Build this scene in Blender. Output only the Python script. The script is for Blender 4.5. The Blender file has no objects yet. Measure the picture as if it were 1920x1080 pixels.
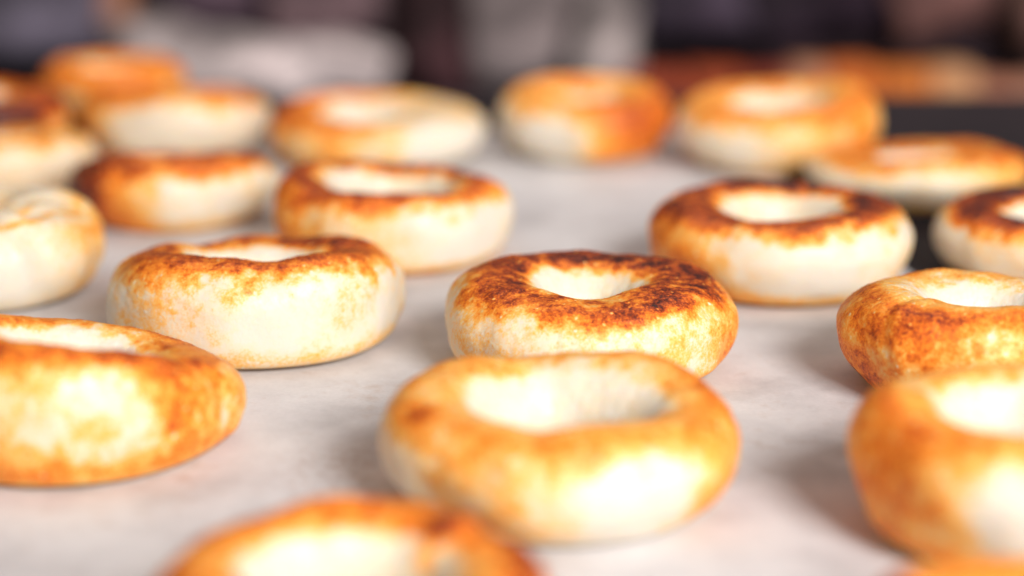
import bpy, math
import numpy as np

# ------------------------------------------------------------------ camera
LENS = 73.0
CAM_H = 0.222
PITCH = 15.7
scene = bpy.context.scene
cam_data = bpy.data.cameras.new("camera")
cam = bpy.data.objects.new("camera", cam_data)
scene.collection.objects.link(cam)
cam.location = (0.0, 0.0, CAM_H)
cam.rotation_euler = (math.radians(90 - PITCH), 0, 0)
cam_data.lens = LENS
cam_data.sensor_width = 36.0
cam_data.clip_start = 0.02
cam_data.clip_end = 60.0
cam_data.dof.use_dof = True
cam_data.dof.focus_distance = 0.695
cam_data.dof.aperture_fstop = 2.9
cam_data.dof.aperture_blades = 0
scene.camera = cam

# ------------------------------------------------------------------ world: dim room
world = bpy.data.worlds.new("World")
scene.world = world
world.use_nodes = True
bg = world.node_tree.nodes["Background"]
bg.inputs["Color"].default_value = (0.84, 0.715, 0.655, 1)
bg.inputs["Strength"].default_value = 0.26

# ------------------------------------------------------------------ lamps: one big window, front right
def area(name, loc, target, size, size_y, power, color):
    from mathutils import Vector
    d = bpy.data.lights.new(name, 'AREA')
    d.shape = 'RECTANGLE'
    d.size = size
    d.size_y = size_y
    d.energy = power
    d.color = color
    o = bpy.data.objects.new(name, d)
    scene.collection.objects.link(o)
    o.location = loc
    o.rotation_euler = (Vector(target) - Vector(loc)).to_track_quat('-Z', 'Y').to_euler()
    return o

area("window_light", (0.72, -0.68, 0.90), (0.0, 0.75, 0.0), 0.68, 0.60, 34.0, (1.0, 0.985, 0.972))
area("wall_fill_light", (0.15, 1.30, 0.80), (0.15, 1.92, -0.10), 1.1, 0.25, 4.0, (1.0, 0.90, 0.84))  # added fill that lifts the back wall and bricks, no real source there

scene.view_settings.view_transform = 'Standard'
scene.view_settings.look = 'None'
scene.view_settings.gamma = 1.0
scene.view_settings.exposure = 0.50
scene.cycles.use_denoising = True
scene.cycles.max_bounces = 8

# ------------------------------------------------------------------ numeric noise
# GEO-BEGIN
def _hash(ix, iy, iz, seed):
    h = (ix * 374761393 + iy * 668265263 + iz * 2147483647 % 4294967291 + seed * 974634777) & 0xFFFFFFFF
    h = ((h ^ (h >> 13)) * 1274126177) & 0xFFFFFFFF
    h = ((h ^ (h >> 16)) * 2246822519) & 0xFFFFFFFF
    h = h ^ (h >> 15)
    return (h & 0xFFFFFF).astype(np.float64) / float(0xFFFFFF)

def vnoise(P, scale, seed):
    """smooth value noise in -1..1; P is (..., 3) in metres"""
    Q = P * scale + 1000.0
    I = np.floor(Q).astype(np.int64)
    F = Q - I
    F = F * F * F * (F * (F * 6 - 15) + 10)
    out = 0
    for dx in (0, 1):
        wx = F[..., 0] if dx else 1 - F[..., 0]
        for dy in (0, 1):
            wy = F[..., 1] if dy else 1 - F[..., 1]
            for dz in (0, 1):
                wz = F[..., 2] if dz else 1 - F[..., 2]
                out = out + wx * wy * wz * _hash(I[..., 0] + dx, I[..., 1] + dy, I[..., 2] * 31 + dz * 31, seed)
    return out * 2 - 1

def fnoise(P, scale, seed, octs=3):
    t, a, s = 0, 1.0, 0.0
    for k in range(octs):
        t = t + a * vnoise(P, scale * 2 ** k, seed + 17 * k)
        s += a
        a *= 0.55
    return t / s

def sstep(a, b, x):
    t = np.clip((x - a) / (b - a), 0, 1)
    return t * t * (3 - 2 * t)

def bagel_geo(p, nu, nv):
    """p: dict of a bagel's numbers. Returns verts (nu*nv,3), toast (nu*nv)"""
    g = p.get
    R0 = p['D'] / 2
    r0 = R0 * g('hole', 0.42)
    H = p['H']
    seed = p['seed']
    u = np.linspace(0, 2 * np.pi, nu, endpoint=False)[:, None]
    v = np.linspace(0, 2 * np.pi, nv, endpoint=False)[None, :]
    ring = np.concatenate([np.cos(u), np.sin(u), np.zeros_like(u)], axis=1)[:, None, :] * 0.05
    rn = lambda sc, sd: vnoise(ring, sc, seed * 7 + sd)
    R = R0 * (1 + 0.030 * rn(22, 1) + g('el', 0.0) * np.cos(2 * (u - math.radians(g('el_dir', 0)))))
    r = r0 * (1 + 0.06 * rn(26, 2) + g('hel', 0.0) * np.cos(2 * (u - math.radians(g('hel_dir', 0)))))
    h = H * (1 + 0.045 * rn(24, 3) + g('hv', 0.0) * np.cos(u - math.radians(g('hv_dir', 0))))
    c, s = np.cos(v), np.sin(v)
    n_up, n_lo = g('n_up', 2.2), g('n_lo', 2.5)
    n = np.where(s > 0, n_up, n_lo)
    X = np.sign(c) * np.abs(c) ** (2 / n)
    Y = np.sign(s) * np.abs(s) ** (2 / n)
    mid = g('mid', 0.50)
    fl = 0.045
    zn = np.where(Y > 0, mid + (1 - mid) * Y, mid + (mid + fl) * Y)
    k = 0.05
    zn = 0.5 * (zn + np.sqrt(zn * zn + k * k * 0.25)) - 0.0
    # narrower at the base
    taper = 1 - g('taper', 0.09) * sstep(0.62, -0.05, zn) * (X > 0)
    Rm, a = (R + r) / 2, (R - r) / 2
    rho = Rm + a * X
    rho = rho * taper
    # rope seam: the bulge where the two dough ends overlap
    for (su, dep, wid) in g('seams', ()):
        du = (u - math.radians(su) + np.pi) % (2 * np.pi) - np.pi
        shift = 0.18 * s
        prof = np.exp(-((du + shift) / wid) ** 2) - 0.75 * np.exp(-((du + shift - 1.7 * wid) / (1.6 * wid)) ** 2)
        w = sstep(-0.9, 0.1, Y)
        rho = rho - dep * prof * w * np.sign(X) * np.abs(X) ** 0.5
        zn = zn - dep / H * 0.8 * prof * sstep(0.0, 1.0, Y)
    x = rho * np.cos(u)
    y = rho * np.sin(u)
    inner = (1 - X) / 2
    x = x + g('hx', 0.0) * R0 * inner
    y = y + g('hy', 0.0) * R0 * inner
    z = zn * h
    for (du_, dv_, rad, dep) in g('dents', ()):
        pu, pv = math.radians(du_), math.radians(dv_)
        ku = (u - pu + np.pi) % (2 * np.pi) - np.pi
        kv = (v - pv + np.pi) % (2 * np.pi) - np.pi
        d2 = (ku * R0 * 0.8 / rad) ** 2 + (kv * (R0 - r0) * 0.5 / rad) ** 2
        w = dep * np.exp(-d2)
        x = x - w * c * np.cos(u)
        y = y - w * c * np.sin(u)
        z = z - w * s
    P = np.stack(np.broadcast_arrays(x, y, z), axis=-1)
    # displacement along the normal
    du3 = np.roll(P, -1, 0) - np.roll(P, 1, 0)
    dv3 = np.roll(P, -1, 1) - np.roll(P, 1, 1)
    N = np.cross(du3, dv3)
    N /= np.linalg.norm(N, axis=-1, keepdims=True) + 1e-12
    S = seed * 3.7
    Pn = P + S
    up = sstep(0.0, 0.18, zn)
    d = 0.0017 * vnoise(Pn, 48, seed) + 0.0006 * vnoise(Pn, 105, seed + 5)
    d = d + g('crust', 1.0) * 0.00030 * fnoise(Pn, 420, seed + 9, 3) * sstep(-0.6, 0.4, Y)
    P = P + N * (d * up)[..., None]
    P[..., 2] = np.maximum(P[..., 2], 0.0)
    # ---- how far each spot is baked (0 pale dough .. 1 nearly burnt)
    n1 = fnoise(Pn, 70, seed + 21, 3)
    n2 = fnoise(Pn, 260, seed + 31, 3)
    n3 = vnoise(Pn, 38, seed + 41)
    T = g('top', 0.6)
    ang = lambda dd: np.cos(u - math.radians(dd))
    th = g('th', 0.45) - g('asym', 0.0) * ang(g('asym_dir', 0)) + 0 * v
    m = Y + 0.30 * n1 + 0.16 * n2
    outer = sstep(th - 0.34, th + 0.24, m)
    thin = g('thin', 0.72)
    innr = sstep(thin - 0.16, thin + 0.20, Y + 0.09 * n1 + 0.07 * n2)
    blend = sstep(-0.25, 0.1, X + 0 * u)
    topm = innr * (1 - blend) + outer * blend
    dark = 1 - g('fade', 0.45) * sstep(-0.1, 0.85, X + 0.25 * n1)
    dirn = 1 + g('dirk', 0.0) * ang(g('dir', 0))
    t_top = T * topm * dark * np.clip(dirn, 0.1, 2) * (1 + 0.20 * n1 + 0.22 * n2)
    bot = g('bottom', 0.30) * sstep(0.26, 0.06, zn + 0.05 * n1 + 0.04 * n3) * sstep(-0.2, 0.3, X)
    sd = sstep(-0.05, 0.5, X) * sstep(-1.0, -0.5, Y)
    side = g('gold', 0.12) * (0.75 + 0.9 * n3 + 0.9 * n1 + 0.8 * n2) * sd
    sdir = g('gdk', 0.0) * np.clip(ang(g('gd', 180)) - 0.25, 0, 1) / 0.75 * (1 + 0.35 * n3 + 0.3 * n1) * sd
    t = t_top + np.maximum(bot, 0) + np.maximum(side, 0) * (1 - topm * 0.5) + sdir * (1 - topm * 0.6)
    for (pu_, pv_, rad, dl) in g('spots', ()):
        pu, pv = math.radians(pu_), math.radians(pv_)
        ku = (u - pu + np.pi) % (2 * np.pi) - np.pi
        kv = (v - pv + np.pi) % (2 * np.pi) - np.pi
        d2 = np.sqrt((ku * R0 * 0.8 / rad) ** 2 + (kv * (R0 - r0) * 0.5 / rad) ** 2)
        t = t + dl * 0.9 * sstep(1.7, 0.1, d2 + 0.3 * n1)
    for (bv, bw, bu, buw, dl) in g('bands', ()):
        ku = (u - math.radians(bu) + np.pi) % (2 * np.pi) - np.pi
        kv = v - math.radians(bv) + 0.25 * n1
        t = t + dl * np.exp(-(kv / bw) ** 2) * np.exp(-(ku / buw) ** 2)
    t = t + (0.055 + 0.10 * n1 + 0.07 * n2) * sstep(0.2, -0.6, X + 0 * u)
    t = np.clip(t + g('base', 0.05) * sd, 0, 1)
    # lean of the top; the base stays flat on the paper
    tx, ty = math.tan(math.radians(g('rx', 0))), math.tan(math.radians(g('ry', 0)))
    P[..., 2] = P[..., 2] + (P[..., 1] * tx - P[..., 0] * ty) * np.clip(zn, 0, 1)
    V = P.reshape(-1, 3)
    V[:, 2] -= V[:, 2].min()
    return V, np.broadcast_to(t, (nu, nv)).reshape(-1)

#TABLE-BEGIN
BAGELS = [
 dict(key='A', x=0.0149, y=0.5677, D=0.1044, H=0.0320, hole=0.42, seed=1, top=0.34, th=.58, gold=.15, base=.10, gdk=.18, gd=0, n_up=2.1, thin=.86, fade=.35, bottom=.06,
      spots=[(203,62,.005,.3),(295,-5,.014,-.3),(262,35,.010,-.08),(190,90,.006,-.15)], hi=1,
      label='pale golden bagel in front of the darkest one, with a very wide bright hole'),
 dict(key='B', x=0.0265, y=0.6953, D=0.1014, H=0.0315, hole=0.25, seed=2, top=0.76, th=0.84, gold=.15, base=.05, gdk=.16, gd=0, dirk=0.1, dir=30, thin=.86, fade=0.36, bottom=.22,
      spots=[(300,0,.014,-.15)], hi=1, n_lo=2.9, taper=0.03,
      label='sharply focused bagel in the middle, dark burnt top and small round hole'),
 dict(key='C', x=-0.1383, y=0.6165, D=0.1050, H=0.0346, hole=0.43, seed=3, top=0.44, th=0.74, gold=0.24, base=.14, ry=5, rx=-9, hv=.12, hv_dir=225, bottom=.30, fade=.35, thin=.85,
      spots=[(285,5,.016,-.18),(300,75,.005,.25),(250,20,.005,-.15),(275,-30,.006,.15),(320,10,.006,.15),(255,55,.006,.22)], seams=[(345,.0009,.10)], hi=1, n_lo=2.9, taper=0.04,
      label='big golden bagel at the left edge with a slanting slit of pale hole'),
 dict(key='E', x=-0.0941, y=0.7317, D=0.1095, H=0.0313, hole=0.35, seed=4, top=0.69, th=.70, gold=0.17, base=.04, rx=-6, ry=-2, bottom=.22, fade=.45, thin=.85, hv=.04, hv_dir=270,
      spots=[(300,0,.020,-.12)], hi=1, n_lo=3.2, taper=0.0, mid=0.52,
      label='plump cream bagel left of the centre, thin toasted band around a narrow hole'),
 dict(key='D', x=-0.0504, y=0.8486, D=0.0966, H=0.0316, hole=0.46, seed=5, top=0.74, th=.72, gold=.10, base=.03, gdk=.22, gd=200, ry=3, rx=-1, bottom=.34, fade=.4, thin=.88,
      spots=[(310,10,.018,-.15)], n_lo=2.9, taper=0.04,
      label='bagel behind the plump cream one, hole sloping down to the right'),
 dict(key='F', x=0.1078, y=0.8031, D=0.1061, H=0.0323, hole=0.35, seed=6, top=0.8, th=.78, gold=.10, base=.03, gdk=.35, gd=180, bottom=.34, fade=.30, thin=.86, dirk=.1, dir=40,
      spots=[(285,0,.020,-.12)],
      label='dark topped bagel right of centre with pale front, standing before a gap of shadow'),
 dict(key='G', x=0.1559, y=0.6721, D=0.0918, H=0.0320, hole=0.27, seed=7, top=0.3, rx=-3, th=0.62, gold=0.26, base=.14, gdk=.20, gd=190, bottom=.30, fade=.3, thin=.88, hx=.02,
      seams=[(222,.0006,.07)], spots=[(262,25,.012,-.22)], hi=1, hel=.12, hel_dir=0,
      label='orange gold bagel with a curved crease on its left side, cut by the right edge'),
 dict(key='H', x=0.1401, y=0.5412, D=0.0907, H=0.0378, hole=0.42, seed=8, top=0.32, th=.40, gold=0.14, base=.10, gdk=.34, gd=190, bottom=.24, fade=.3, thin=.86,
      spots=[(250,10,.010,-.2),(275,-5,.016,-.12)],
      label='blurred golden bagel at the lower right with orange left flank'),
 dict(key='I', x=-0.0392, y=0.4551, D=0.0958, H=0.0281, hole=0.47, seed=9, top=0.43, th=.1, gold=.32, base=.16, bottom=.24, fade=.1, thin=.75,
      spots=[(35,80,.012,.12)], seams=[(40,.0012,.12)], bands=[(140,.9,42,.10,.38)],
      label='nearest bagel, cut by the bottom edge, orange rim round a glowing white hole'),
 dict(key='J', x=0.2174, y=0.8193, D=0.0896, H=0.0271, hole=0.33, seed=10, top=0.88, th=0.78, gold=.10, base=.03, bottom=.3, fade=.3, thin=.7,
      label='dark topped bagel with a pale front, half cut off by the right edge'),
 dict(key='K', x=0.1898, y=0.9503, D=0.1059, H=0.0215, hole=0.30, seed=11, top=0.48, th=0.72, gold=0.09, base=0.05, gdk=0.38, gd=-5, ry=-3, rx=-6, bottom=.3, fade=.3, thin=.7, taper=.2,
      label='flat pale bagel behind the dark topped ones at the right'),
 dict(key='L', x=0.1347, y=1.0321, D=0.1044, H=0.0325, hole=0.36, seed=12, top=0.4, th=0.62, gold=0.05, base=0.04, gdk=0.28, gd=-40, bottom=.26, fade=.2, thin=.8, ry=-3, rx=3,
      dents=[(300,-30,.016,.006)], spots=[(345,20,.010,-.2)],
      label='lumpy golden bagel at the back right with a big pale oval hole'),
 dict(key='M', x=0.0378, y=1.0553, D=0.0902, H=0.0313, hole=0.36, seed=13, top=0.38, th=0.68, gold=0.03, base=.03, gdk=0.6, gd=-32, bottom=.12, rx=3, fade=.2, thin=.6,
      spots=[(250,0,.018,-.1),(80,90,.010,-.15)],
      label='bagel at the back centre, cream on the left and orange on the right'),
 dict(key='N', x=-0.0680, y=1.0407, D=0.1114, H=0.0252, hole=0.35, seed=14, top=0.34, th=0.66, gold=0.08, base=.05, gdk=.36, gd=215, bottom=.12, rx=1, fade=.2, thin=.8, hx=-.12,
      spots=[(310,10,.022,-.2)], dirk=-0.5, dir=0,
      label='bagel left of the back centre with a cream right flank and orange left'),
 dict(key='O', x=-0.1744, y=1.0723, D=0.1004, H=0.0279, hole=0.33, seed=15, top=0.51, th=.72, gold=.05, base=.02, gdk=0.42, gd=180, bottom=.12, fade=.2, thin=.7, rx=-6,
      label='white fronted bagel at the back left, directly behind the orange sided one'),
 dict(key='P', x=-0.1534, y=0.9129, D=0.0910, H=0.0273, hole=0.32, seed=16, top=0.67, th=.70, gold=.14, base=.06, gdk=0.48, gd=200, bottom=.28, fade=.3, thin=.7, rx=-6,
      spots=[(300,0,.018,-.12)],
      label='orange sided bagel on the left, directly in front of the white fronted one'),
 dict(key='Q', x=-0.2036, y=0.7864, D=0.0903, H=0.0366, hole=0.23, seed=17, top=0.10, th=.50, gold=0.0, base=0.0, gdk=0.34, gd=15, bottom=.12, fade=.1, thin=.5, hx=-.2,
      bands=[(60,.07,290,1.5,.30),(95,.08,310,.7,.22),(25,.25,0,.6,.2)], seams=[(300,.0026,.14),(20,.0022,.2)], dents=[(320,85,.008,.004)],
      label='pale creased bagel at the left edge with hardly any toasting'),
 dict(key='R', x=-0.2446, y=0.9777, D=0.0884, H=0.0237, hole=0.32, seed=18, top=0.39, th=.75, gold=.08, base=.06, bottom=.15, fade=.2, thin=.7, rx=-6,
      label='cream fronted bagel at the left edge between the creased one and the brown one'),
 dict(key='S', x=-0.2735, y=1.0608, D=0.0880, H=0.0306, hole=0.32, seed=19, top=0.61, th=.35, gold=.30, base=.20, bottom=.2, fade=.2, thin=.7,
      label='brown bagel at the left edge behind the cream fronted one'),
 dict(key='T', x=-0.2265, y=1.1644, D=0.0820, H=0.0282, hole=0.34, seed=20, top=0.46, th=.20, gold=0.12, base=0.1, bottom=.2, fade=.2, thin=.7,
      label='farthest bagel at the upper left, orange, half hidden behind the white fronted one'),
 dict(key='U', x=0.1187, y=0.4254, D=0.0853, H=0.0275, hole=0.38, seed=21, top=0.37, th=.1, gold=.32, base=.2, bottom=.2, fade=.2, thin=.5,
      label='bagel in the bottom right corner showing only the top of its orange rim'),
]
#TABLE-END
# GEO-END

# ------------------------------------------------------------------ materials
def new_mat(name):
    m = bpy.data.materials.new(name)
    m.use_nodes = True
    nt = m.node_tree
    b = nt.nodes["Principled BSDF"]
    return m, nt, b

def node(nt, kind, **kw):
    n = nt.nodes.new(kind)
    for k, val in kw.items():
        setattr(n, k, val)
    return n

def ramp(nt, stops, interp='LINEAR'):
    r = nt.nodes.new('ShaderNodeValToRGB')
    r.color_ramp.interpolation = interp
    el = r.color_ramp.elements
    while len(el) > 1:
        el.remove(el[-1])
    el[0].position = stops[0][0]
    el[0].color = (*stops[0][1], 1)
    for pos, col in stops[1:]:
        e = el.new(pos)
        e.color = (*col, 1)
    return r

def math_node(nt, op, a=None, b=None, c=None):
    n = nt.nodes.new('ShaderNodeMath')
    n.operation = op
    for i, val in enumerate((a, b, c)):
        if val is None:
            continue
        if isinstance(val, (int, float)):
            n.inputs[i].default_value = val
        else:
            nt.links.new(val, n.inputs[i])
    return n.outputs[0]

def crust_material():
    m, nt, b = new_mat("bagel_crust")
    L = nt.links.new
    tc = node(nt, 'ShaderNodeTexCoord')
    info = node(nt, 'ShaderNodeObjectInfo')
    sc = node(nt, 'ShaderNodeVectorMath', operation='SCALE')
    L(info.outputs['Location'], sc.inputs[0]); sc.inputs['Scale'].default_value = 9.0
    add = node(nt, 'ShaderNodeVectorMath', operation='ADD')
    L(tc.outputs['Object'], add.inputs[0]); L(sc.outputs[0], add.inputs[1])
    co = add.outputs[0]
    def noise(scale, detail=3, rough=.55):
        n = node(nt, 'ShaderNodeTexNoise')
        L(co, n.inputs['Vector'])
        n.inputs['Scale'].default_value = scale
        n.inputs['Detail'].default_value = detail
        n.inputs['Roughness'].default_value = rough
        return n.outputs['Fac']
    toast = node(nt, 'ShaderNodeAttribute'); toast.attribute_name = 'toast'
    t = toast.outputs['Fac']
    nf = noise(620, 3)           # ~2 mm mottling
    nm = noise(190, 4)
    nff = noise(1300, 2)
    # mottling grows with the baking
    amp = math_node(nt, 'MULTIPLY_ADD', t, 0.50, 0.13)
    d1 = math_node(nt, 'MULTIPLY', math_node(nt, 'SUBTRACT', nf, 0.5), amp)
    d2 = math_node(nt, 'MULTIPLY', math_node(nt, 'SUBTRACT', nm, 0.5), amp)
    d3 = math_node(nt, 'MULTIPLY', math_node(nt, 'SUBTRACT', nff, 0.5), amp)
    tt = math_node(nt, 'ADD', t, math_node(nt, 'MULTIPLY', d1, 1.3))
    tt = math_node(nt, 'ADD', tt, math_node(nt, 'MULTIPLY', d2, 0.9))
    tt = math_node(nt, 'ADD', tt, math_node(nt, 'MULTIPLY', d3, 1.2))
    # small pale blisters
    vo = node(nt, 'ShaderNodeTexVoronoi'); L(co, vo.inputs['Vector']); vo.inputs['Scale'].default_value = 330
    bl = node(nt, 'ShaderNodeMapRange'); bl.interpolation_type = 'SMOOTHSTEP'
    L(vo.outputs['Distance'], bl.inputs['Value'])
    bl.inputs['From Min'].default_value = 0.30; bl.inputs['From Max'].default_value = 0.10
    pick = node(nt, 'ShaderNodeSeparateColor'); L(vo.outputs['Color'], pick.inputs[0])
    some = math_node(nt, 'GREATER_THAN', pick.outputs[0], 0.60)
    zone = math_node(nt, 'GREATER_THAN', noise(70, 2), 0.47)
    blist = math_node(nt, 'MULTIPLY', math_node(nt, 'MULTIPLY', bl.outputs[0], some), zone)
    tt = math_node(nt, 'SUBTRACT', tt, math_node(nt, 'MULTIPLY', math_node(nt, 'MULTIPLY', blist, t), 0.55))
    cr = ramp(nt, [(0.0, (0.735, 0.67, 0.565)), (0.13, (0.79, 0.66, 0.465)), (0.28, (0.90, 0.49, 0.115)),
                   (0.44, (0.88, 0.265, 0.018)), (0.60, (0.62, 0.120, 0.008)), (0.75, (0.28, 0.036, 0.004)),
                   (0.91, (0.095, 0.012, 0.004)), (1.0, (0.035, 0.006, 0.004))])
    L(tt, cr.inputs[0])
    L(cr.outputs[0], b.inputs['Base Color'])
    rg = math_node(nt, 'MULTIPLY_ADD', nm, 0.3, 0.42)
    L(rg, b.inputs['Roughness'])
    b.inputs['Specular IOR Level'].default_value = 0.340
    b.inputs['Subsurface Weight'].default_value = 0.45
    b.inputs['Subsurface Radius'].default_value = (0.009, 0.0050, 0.0026)
    b.inputs['Subsurface Scale'].default_value = 1.0
    b.inputs['Coat Weight'].default_value = 0.16
    b.inputs['Coat Roughness'].default_value = 0.30
    hgt = math_node(nt, 'ADD', math_node(nt, 'MULTIPLY', nf, 0.6), math_node(nt, 'MULTIPLY', math_node(nt, 'MULTIPLY', blist, t), 1.3))
    hgt = math_node(nt, 'ADD', hgt, math_node(nt, 'MULTIPLY', nff, 0.25))
    hgt = math_node(nt, 'ADD', hgt, math_node(nt, 'MULTIPLY', nm, 0.7))
    bp = node(nt, 'ShaderNodeBump'); bp.inputs['Strength'].default_value = 0.55
    bp.inputs['Distance'].default_value = 0.0009
    L(hgt, bp.inputs['Height']); L(math_node(nt, 'MULTIPLY_ADD', t, 0.55, 0.22), bp.inputs['Strength']); L(bp.outputs[0], b.inputs['Normal'])
    return m

def mottled(name, c1, c2, scale, rough=.8, lo=.32, hi=.66, bump=.0015, detail=5, c3=None, spec=.3):
    m, nt, b = new_mat(name)
    L = nt.links.new
    tc = node(nt, 'ShaderNodeTexCoord')
    n = node(nt, 'ShaderNodeTexNoise')
    L(tc.outputs['Object'], n.inputs['Vector'])
    n.inputs['Scale'].default_value = scale
    n.inputs['Detail'].default_value = detail
    st = [(lo, c1), (hi, c2)]
    if c3:
        st.append((0.80, c3))
    cr = ramp(nt, st)
    L(n.outputs['Fac'], cr.inputs[0]); L(cr.outputs[0], b.inputs['Base Color'])
    b.inputs['Roughness'].default_value = rough
    b.inputs['Specular IOR Level'].default_value = spec
    n2 = node(nt, 'ShaderNodeTexNoise'); L(tc.outputs['Object'], n2.inputs['Vector'])
    n2.inputs['Scale'].default_value = scale * 6; n2.inputs['Detail'].default_value = 4
    bp = node(nt, 'ShaderNodeBump'); bp.inputs['Distance'].default_value = bump; bp.inputs['Strength'].default_value = .6
    L(n2.outputs['Fac'], bp.inputs['Height']); L(bp.outputs[0], b.inputs['Normal'])
    return m

def paper_material():
    m, nt, b = new_mat("parchment")
    L = nt.links.new
    tc = node(nt, 'ShaderNodeTexCoord')
    co = tc.outputs['Object']
    def noise(scale, detail=4, rough=.55):
        n = node(nt, 'ShaderNodeTexNoise'); L(co, n.inputs['Vector'])
        n.inputs['Scale'].default_value = scale; n.inputs['Detail'].default_value = detail
        n.inputs['Roughness'].default_value = rough
        return n.outputs['Fac']
    big = ramp(nt, [(0.34, (0.495, 0.472, 0.475)), (0.50, (0.630, 0.608, 0.612)), (0.66, (0.720, 0.700, 0.700))])
    L(noise(16, 5, .62), big.inputs[0])
    # faint brown grease and crumbs marks
    mk = ramp(nt, [(0.555, (0, 0, 0)), (0.76, (1, 1, 1))])
    L(math_node(nt, 'ADD', math_node(nt, 'MULTIPLY', noise(160, 4), 0.5), math_node(nt, 'MULTIPLY', noise(14, 2), 0.5)), mk.inputs[0])
    mix = node(nt, 'ShaderNodeMix', data_type='RGBA')
    L(math_node(nt, 'MULTIPLY', mk.outputs[0], 0.55), mix.inputs['Factor'])
    L(big.outputs[0], mix.inputs[6]); mix.inputs[7].default_value = (0.42, 0.29, 0.21, 1)
    ds = node(nt, 'ShaderNodeVectorMath', operation='DISTANCE'); L(co, ds.inputs[0]); ds.inputs[1].default_value = (-0.052, 0.590, 0)
    near = node(nt, 'ShaderNodeMapRange'); near.interpolation_type = 'SMOOTHSTEP'
    L(ds.outputs['Value'], near.inputs['Value']); near.inputs['From Min'].default_value = .035; near.inputs['From Max'].default_value = .0
    spk = ramp(nt, [(0.48, (0, 0, 0)), (0.62, (1, 1, 1))]); L(noise(330, 4, .65), spk.inputs[0])
    mix2 = node(nt, 'ShaderNodeMix', data_type='RGBA')
    L(math_node(nt, 'MULTIPLY', math_node(nt, 'MULTIPLY', spk.outputs[0], near.outputs[0]), 0.42), mix2.inputs['Factor'])
    L(mix.outputs[2], mix2.inputs[6]); mix2.inputs[7].default_value = (0.34, 0.20, 0.13, 1)
    fib = ramp(nt, [(0.3, (0.93, 0.93, 0.93)), (0.7, (1, 1, 1))])
    L(noise(700, 3), fib.inputs[0])
    mul = node(nt, 'ShaderNodeMix', data_type='RGBA', blend_type='MULTIPLY')
    mul.inputs['Factor'].default_value = 1
    L(mix2.outputs[2], mul.inputs[6]); L(fib.outputs[0], mul.inputs[7])
    L(mul.outputs[2], b.inputs['Base Color'])
    b.inputs['Roughness'].default_value = 0.62
    b.inputs['Specular IOR Level'].default_value = 0.25
    bp = node(nt, 'ShaderNodeBump'); bp.inputs['Distance'].default_value = .0006; bp.inputs['Strength'].default_value = .5
    L(math_node(nt, 'ADD', noise(60, 5), math_node(nt, 'MULTIPLY', noise(900, 2), 0.25)), bp.inputs['Height'])
    L(bp.outputs[0], b.inputs['Normal'])
    return m

# ------------------------------------------------------------------ object helpers
def mesh_obj(name, verts, faces, mat, parent=None, smooth=True):
    me = bpy.data.meshes.new(name)
    me.from_pydata([tuple(v) for v in verts], [], faces)
    me.polygons.foreach_set('use_smooth', [smooth] * len(me.polygons))
    me.materials.append(mat)
    me.update()
    o = bpy.data.objects.new(name, me)
    scene.collection.objects.link(o)
    if parent:
        o.parent = parent
    return o

def grid_mesh(name, V, nu, nv, wrap, mat, parent=None):
    me = bpy.data.meshes.new(name)
    i = np.arange(nu if wrap else nu - 1)
    j = np.arange(nv if wrap else nv - 1)
    I, J = np.meshgrid(i, j, indexing='ij')
    I2, J2 = (I + 1) % nu, (J + 1) % nv
    F = np.stack([I * nv + J, I2 * nv + J, I2 * nv + J2, I * nv + J2], -1).reshape(-1, 4)
    me.vertices.add(len(V)); me.vertices.foreach_set('co', V.astype(np.float32).ravel())
    me.loops.add(F.size); me.loops.foreach_set('vertex_index', F.astype(np.int32).ravel())
    me.polygons.add(len(F))
    me.polygons.foreach_set('loop_start', np.arange(0, F.size, 4, dtype=np.int32))
    me.polygons.foreach_set('use_smooth', np.ones(len(F), dtype=bool))
    me.materials.append(mat)
    me.update(calc_edges=True)
    me.validate()
    o = bpy.data.objects.new(name, me)
    scene.collection.objects.link(o)
    if parent:
        o.parent = parent
    return o

def tag(o, label=None, cat=None, group=None, kind=None):
    if label: o['label'] = label
    if cat: o['category'] = cat
    if group: o['group'] = group
    if kind: o['kind'] = kind
    return o

def block(w, d, h, seed, rough=.02, n=5):
    """an uneven block: w wide (x), d deep (y), h high, standing on z=0, rounded and lumpy"""
    lin = np.linspace(-1, 1, n)
    verts, faces, idx = [], [], {}
    def vid(p):
        k = tuple(np.round(p, 5))
        if k not in idx:
            idx[k] = len(verts); verts.append(p)
        return idx[k]
    for ax in range(3):
        for sg in (-1, 1):
            for a in range(n - 1):
                for b in range(n - 1):
                    q = []
                    for (ia, ib) in ((a, b), (a + 1, b), (a + 1, b + 1), (a, b + 1)):
                        p = [0, 0, 0]; p[ax] = sg
                        p[(ax + 1) % 3] = lin[ia]; p[(ax + 2) % 3] = lin[ib]
                        q.append(vid(tuple(p)))
                    faces.append(q if sg > 0 else q[::-1])
    V = np.array(verts, float)
    r = np.linalg.norm(V, axis=1, keepdims=True)
    pull = np.max(np.abs(V), axis=1, keepdims=True) / r
    V = V * (1 - 0.10 * (1 - pull))
    V = V * np.array([w / 2, d / 2, h / 2])
    s = min(w, d, h)
    off = np.stack([vnoise(V + seed * 1.3, 1.6 / s, seed + k) for k in range(3)], 1)
    V = V + off * s * rough
    V[:, 2] += h / 2
    return V, faces

# ------------------------------------------------------------------ surface and room
M_crust = crust_material()
M_paper = paper_material()
M_deck = mottled("dark_metal_deck", (0.010, 0.007, 0.010), (0.024, 0.016, 0.020), 14, rough=.75, bump=.0006)

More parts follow.
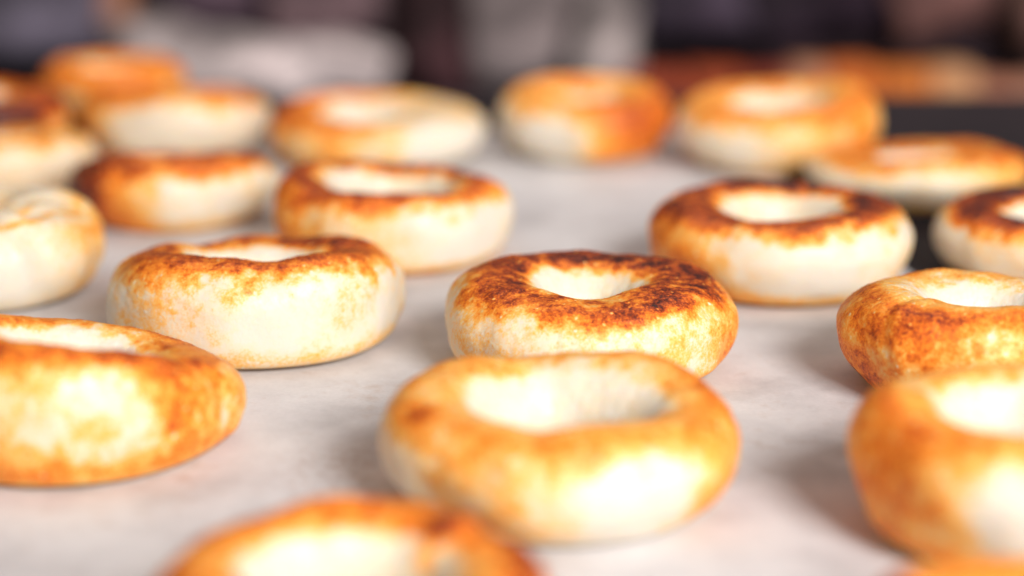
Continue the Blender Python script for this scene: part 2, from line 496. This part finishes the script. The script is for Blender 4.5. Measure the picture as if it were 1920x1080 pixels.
deck = mesh_obj('counter', [(-1.6, -0.6, -0.004), (1.6, -0.6, -0.004), (1.6, 1.235, -0.004), (-1.6, 1.235, -0.004),
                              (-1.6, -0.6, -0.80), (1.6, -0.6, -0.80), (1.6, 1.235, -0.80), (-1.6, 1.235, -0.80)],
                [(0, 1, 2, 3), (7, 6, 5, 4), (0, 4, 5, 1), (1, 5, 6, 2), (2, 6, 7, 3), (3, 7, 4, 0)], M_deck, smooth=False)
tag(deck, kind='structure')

# parchment: a thin sheet with slow ripples, far right corner cut back so dark counter stands in for shadow
nu, nv = 150, 190
gu = np.linspace(0, 1, nu)[:, None]; gv = np.linspace(0, 1, nv)[None, :]
yy = -0.45 + gv * 1.56 + 0 * gu
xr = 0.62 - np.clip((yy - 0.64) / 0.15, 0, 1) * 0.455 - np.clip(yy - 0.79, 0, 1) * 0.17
xx = -0.62 + gu * (xr + 0.62)
yy = yy + 0.02 * np.sin(xx * 5.0) * gv
Pp = np.stack([xx, yy, 0 * xx], -1)
zz = 0.0006 * vnoise(Pp, 9, 77) + 0.0003 * vnoise(Pp, 24, 78)
zz = zz - zz.max()
Pp[..., 2] = zz - 0.0002
Pp[..., 2] = np.maximum(Pp[..., 2], -0.0030)
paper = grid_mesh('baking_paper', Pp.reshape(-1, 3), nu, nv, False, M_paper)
sol = paper.modifiers.new("thickness", 'SOLIDIFY'); sol.thickness = 0.0002; sol.offset = -1
tag(paper, 'pale greyish baking paper spread under all the bagels', 'baking paper')

# ------------------------------------------------------------------ bagels
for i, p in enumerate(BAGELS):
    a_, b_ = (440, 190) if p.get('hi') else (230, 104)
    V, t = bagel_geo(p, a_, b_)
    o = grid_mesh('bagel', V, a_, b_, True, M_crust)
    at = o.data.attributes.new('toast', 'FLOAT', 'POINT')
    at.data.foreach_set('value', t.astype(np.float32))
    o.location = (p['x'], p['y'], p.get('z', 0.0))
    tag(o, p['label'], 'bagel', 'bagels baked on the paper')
#BACKGROUND

# ------------------------------------------------------------------ dim oven room behind, far out of focus
BY = 1.90      # face of the stone wall
def stone_mat(name, col, var=.3):
    var *= 1.9; c1 = tuple(c * (1 - var) for c in col); c2 = tuple(min(.85, c * (1 + var * .9)) for c in col)
    return mottled(name, c1, c2, 11, lo=.42, hi=.60, rough=.85, bump=.003)

def box(x0, x1, y0, y1, z0, z1):
    return ([(x0, y0, z0), (x1, y0, z0), (x1, y1, z0), (x0, y1, z0), (x0, y0, z1), (x1, y0, z1), (x1, y1, z1), (x0, y1, z1)],
            [(3, 2, 1, 0), (4, 5, 6, 7), (0, 1, 5, 4), (1, 2, 6, 5), (2, 3, 7, 6), (3, 0, 4, 7)])

M_floor = stone_mat("dark_floor", (0.030, 0.022, 0.026))
fl = mesh_obj('floor', *box(-4, 4, -3, 5, -.86, -.80), M_floor, smooth=False)
tag(fl, kind='structure')
M_mortar = stone_mat("dark_recess", (0.036, 0.020, 0.026))
wall = mesh_obj('back_wall', *box(-2.4, 2.4, BY + .05, BY + .25, -.80, 1.8), M_mortar, smooth=False)
tag(wall, kind='structure')

# blocks of the wall: x0, x1, z0, z1, colour
STONES = [
 (-0.78, -0.53, -.30, .16, (0.122, 0.105, 0.144)),
 (-0.52, -0.380, -.095, .16, (0.128, 0.111, 0.150)),
 (-0.373, -0.346, -.066, .10, (0.365, 0.166, 0.099)),
 (-0.340, -0.235, -.055, .16, (0.064, 0.040, 0.055)),
 (-0.229, -0.105, -.070, .16, (0.166, 0.105, 0.116)),
 (-0.100, -0.040, -.120, .16, (0.055, 0.022, 0.026)),
 (-0.034, 0.060, -.112, .16, (0.365, 0.298, 0.298)),
 (0.063, 0.109, -.116, .16, (0.519, 0.442, 0.431)),
 (0.116, 0.215, -.080, .16, (0.055, 0.040, 0.062)),
 (0.220, 0.340, -.080, .16, (0.037, 0.022, 0.037)),
 (0.346, 0.430, -.064, .16, (0.133, 0.064, 0.058)),
 (0.436, 0.60, -.070, .16, (0.188, 0.099, 0.083)),
]
for k, (x0, x1, z0, z1, col) in enumerate(STONES):
    V, F = block(x1 - x0, 0.09, z1 - z0, 50 + k, rough=.22, n=9)
    o = mesh_obj('stone', V, F, stone_mat("wall_stone_%d" % k, col), parent=wall)
    o.location = ((x0 + x1) / 2, BY + .015, z0)

# dark stone ledge with a row of bricks on it, right
ledge = mesh_obj('stone_ledge', *box(0.09, 0.80, BY - .16, BY + .049, -.20, -.137), stone_mat('ledge_stone', (.030, .015, .013)), smooth=False)
tag(ledge, 'dark ledge under the blurred row of bricks at the upper right', 'ledge')
BR = [(0.125, .050, .047, (0.36, 0.060, 0.022)), (0.176, .048, .049, (0.42, 0.075, 0.024)), (0.222, .040, .050, (0.28, 0.045, 0.018)),
      (0.258, .028, .056, (0.70, 0.320, 0.180)), (0.296, .042, .053, (0.84, 0.190, 0.030)), (0.341, .044, .051, (0.86, 0.230, 0.040)),
      (0.383, .036, .052, (0.84, 0.400, 0.190)), (0.422, .038, .042, (0.50, 0.210, 0.130)), (0.464, .040, .040, (0.60, 0.300, 0.200)),
      (0.506, .040, .042, (0.80, 0.560, 0.480)), (0.550, .044, .042, (0.50, 0.220, 0.150))]
rowb = bpy.data.objects.new('brick_row', None)
scene.collection.objects.link(rowb)
rowb.location = (0.30, BY - .10, -.1368)
tag(rowb, 'blurred row of orange and brown bricks at the upper right, behind the bagels', 'brick row')
for k, (x, w, h, col) in enumerate(BR):
    V, F = block(w, .05, h, 80 + k, rough=.06, n=5)
    V[:, 2] -= V[:, 2].min()
    o = mesh_obj('brick', V, F, stone_mat("brick_%d" % k, col, .15), parent=rowb)
    o.location = (x - .30, .004 * math.sin(k * 2.1), 0)

# pale slab on a low plinth, left
pl = mesh_obj('stone_plinth', *box(-0.36, -0.100, BY - .17, BY - .031, -.80, -.1125), stone_mat("plinth_stone", (0.105, 0.080, 0.092)), smooth=False)
tag(pl, 'grey plinth under the blurred pale slab at the upper left', 'plinth')
V, F = block(0.232, .10, .050, 99, rough=.34, n=13)
V[:, 2] *= 1.02 - .45 * (V[:, 0] + .12) / .245
V[:, 2] -= V[:, 2].min()
sl = mesh_obj('pale_slab', V, F, stone_mat("pale_stone", (0.56, 0.48, 0.475), .28))
sl.location = (-0.232, BY - .10, -.1122)
tag(sl, 'blurred pale grey slab lying behind the bagels at the upper left', 'slab')
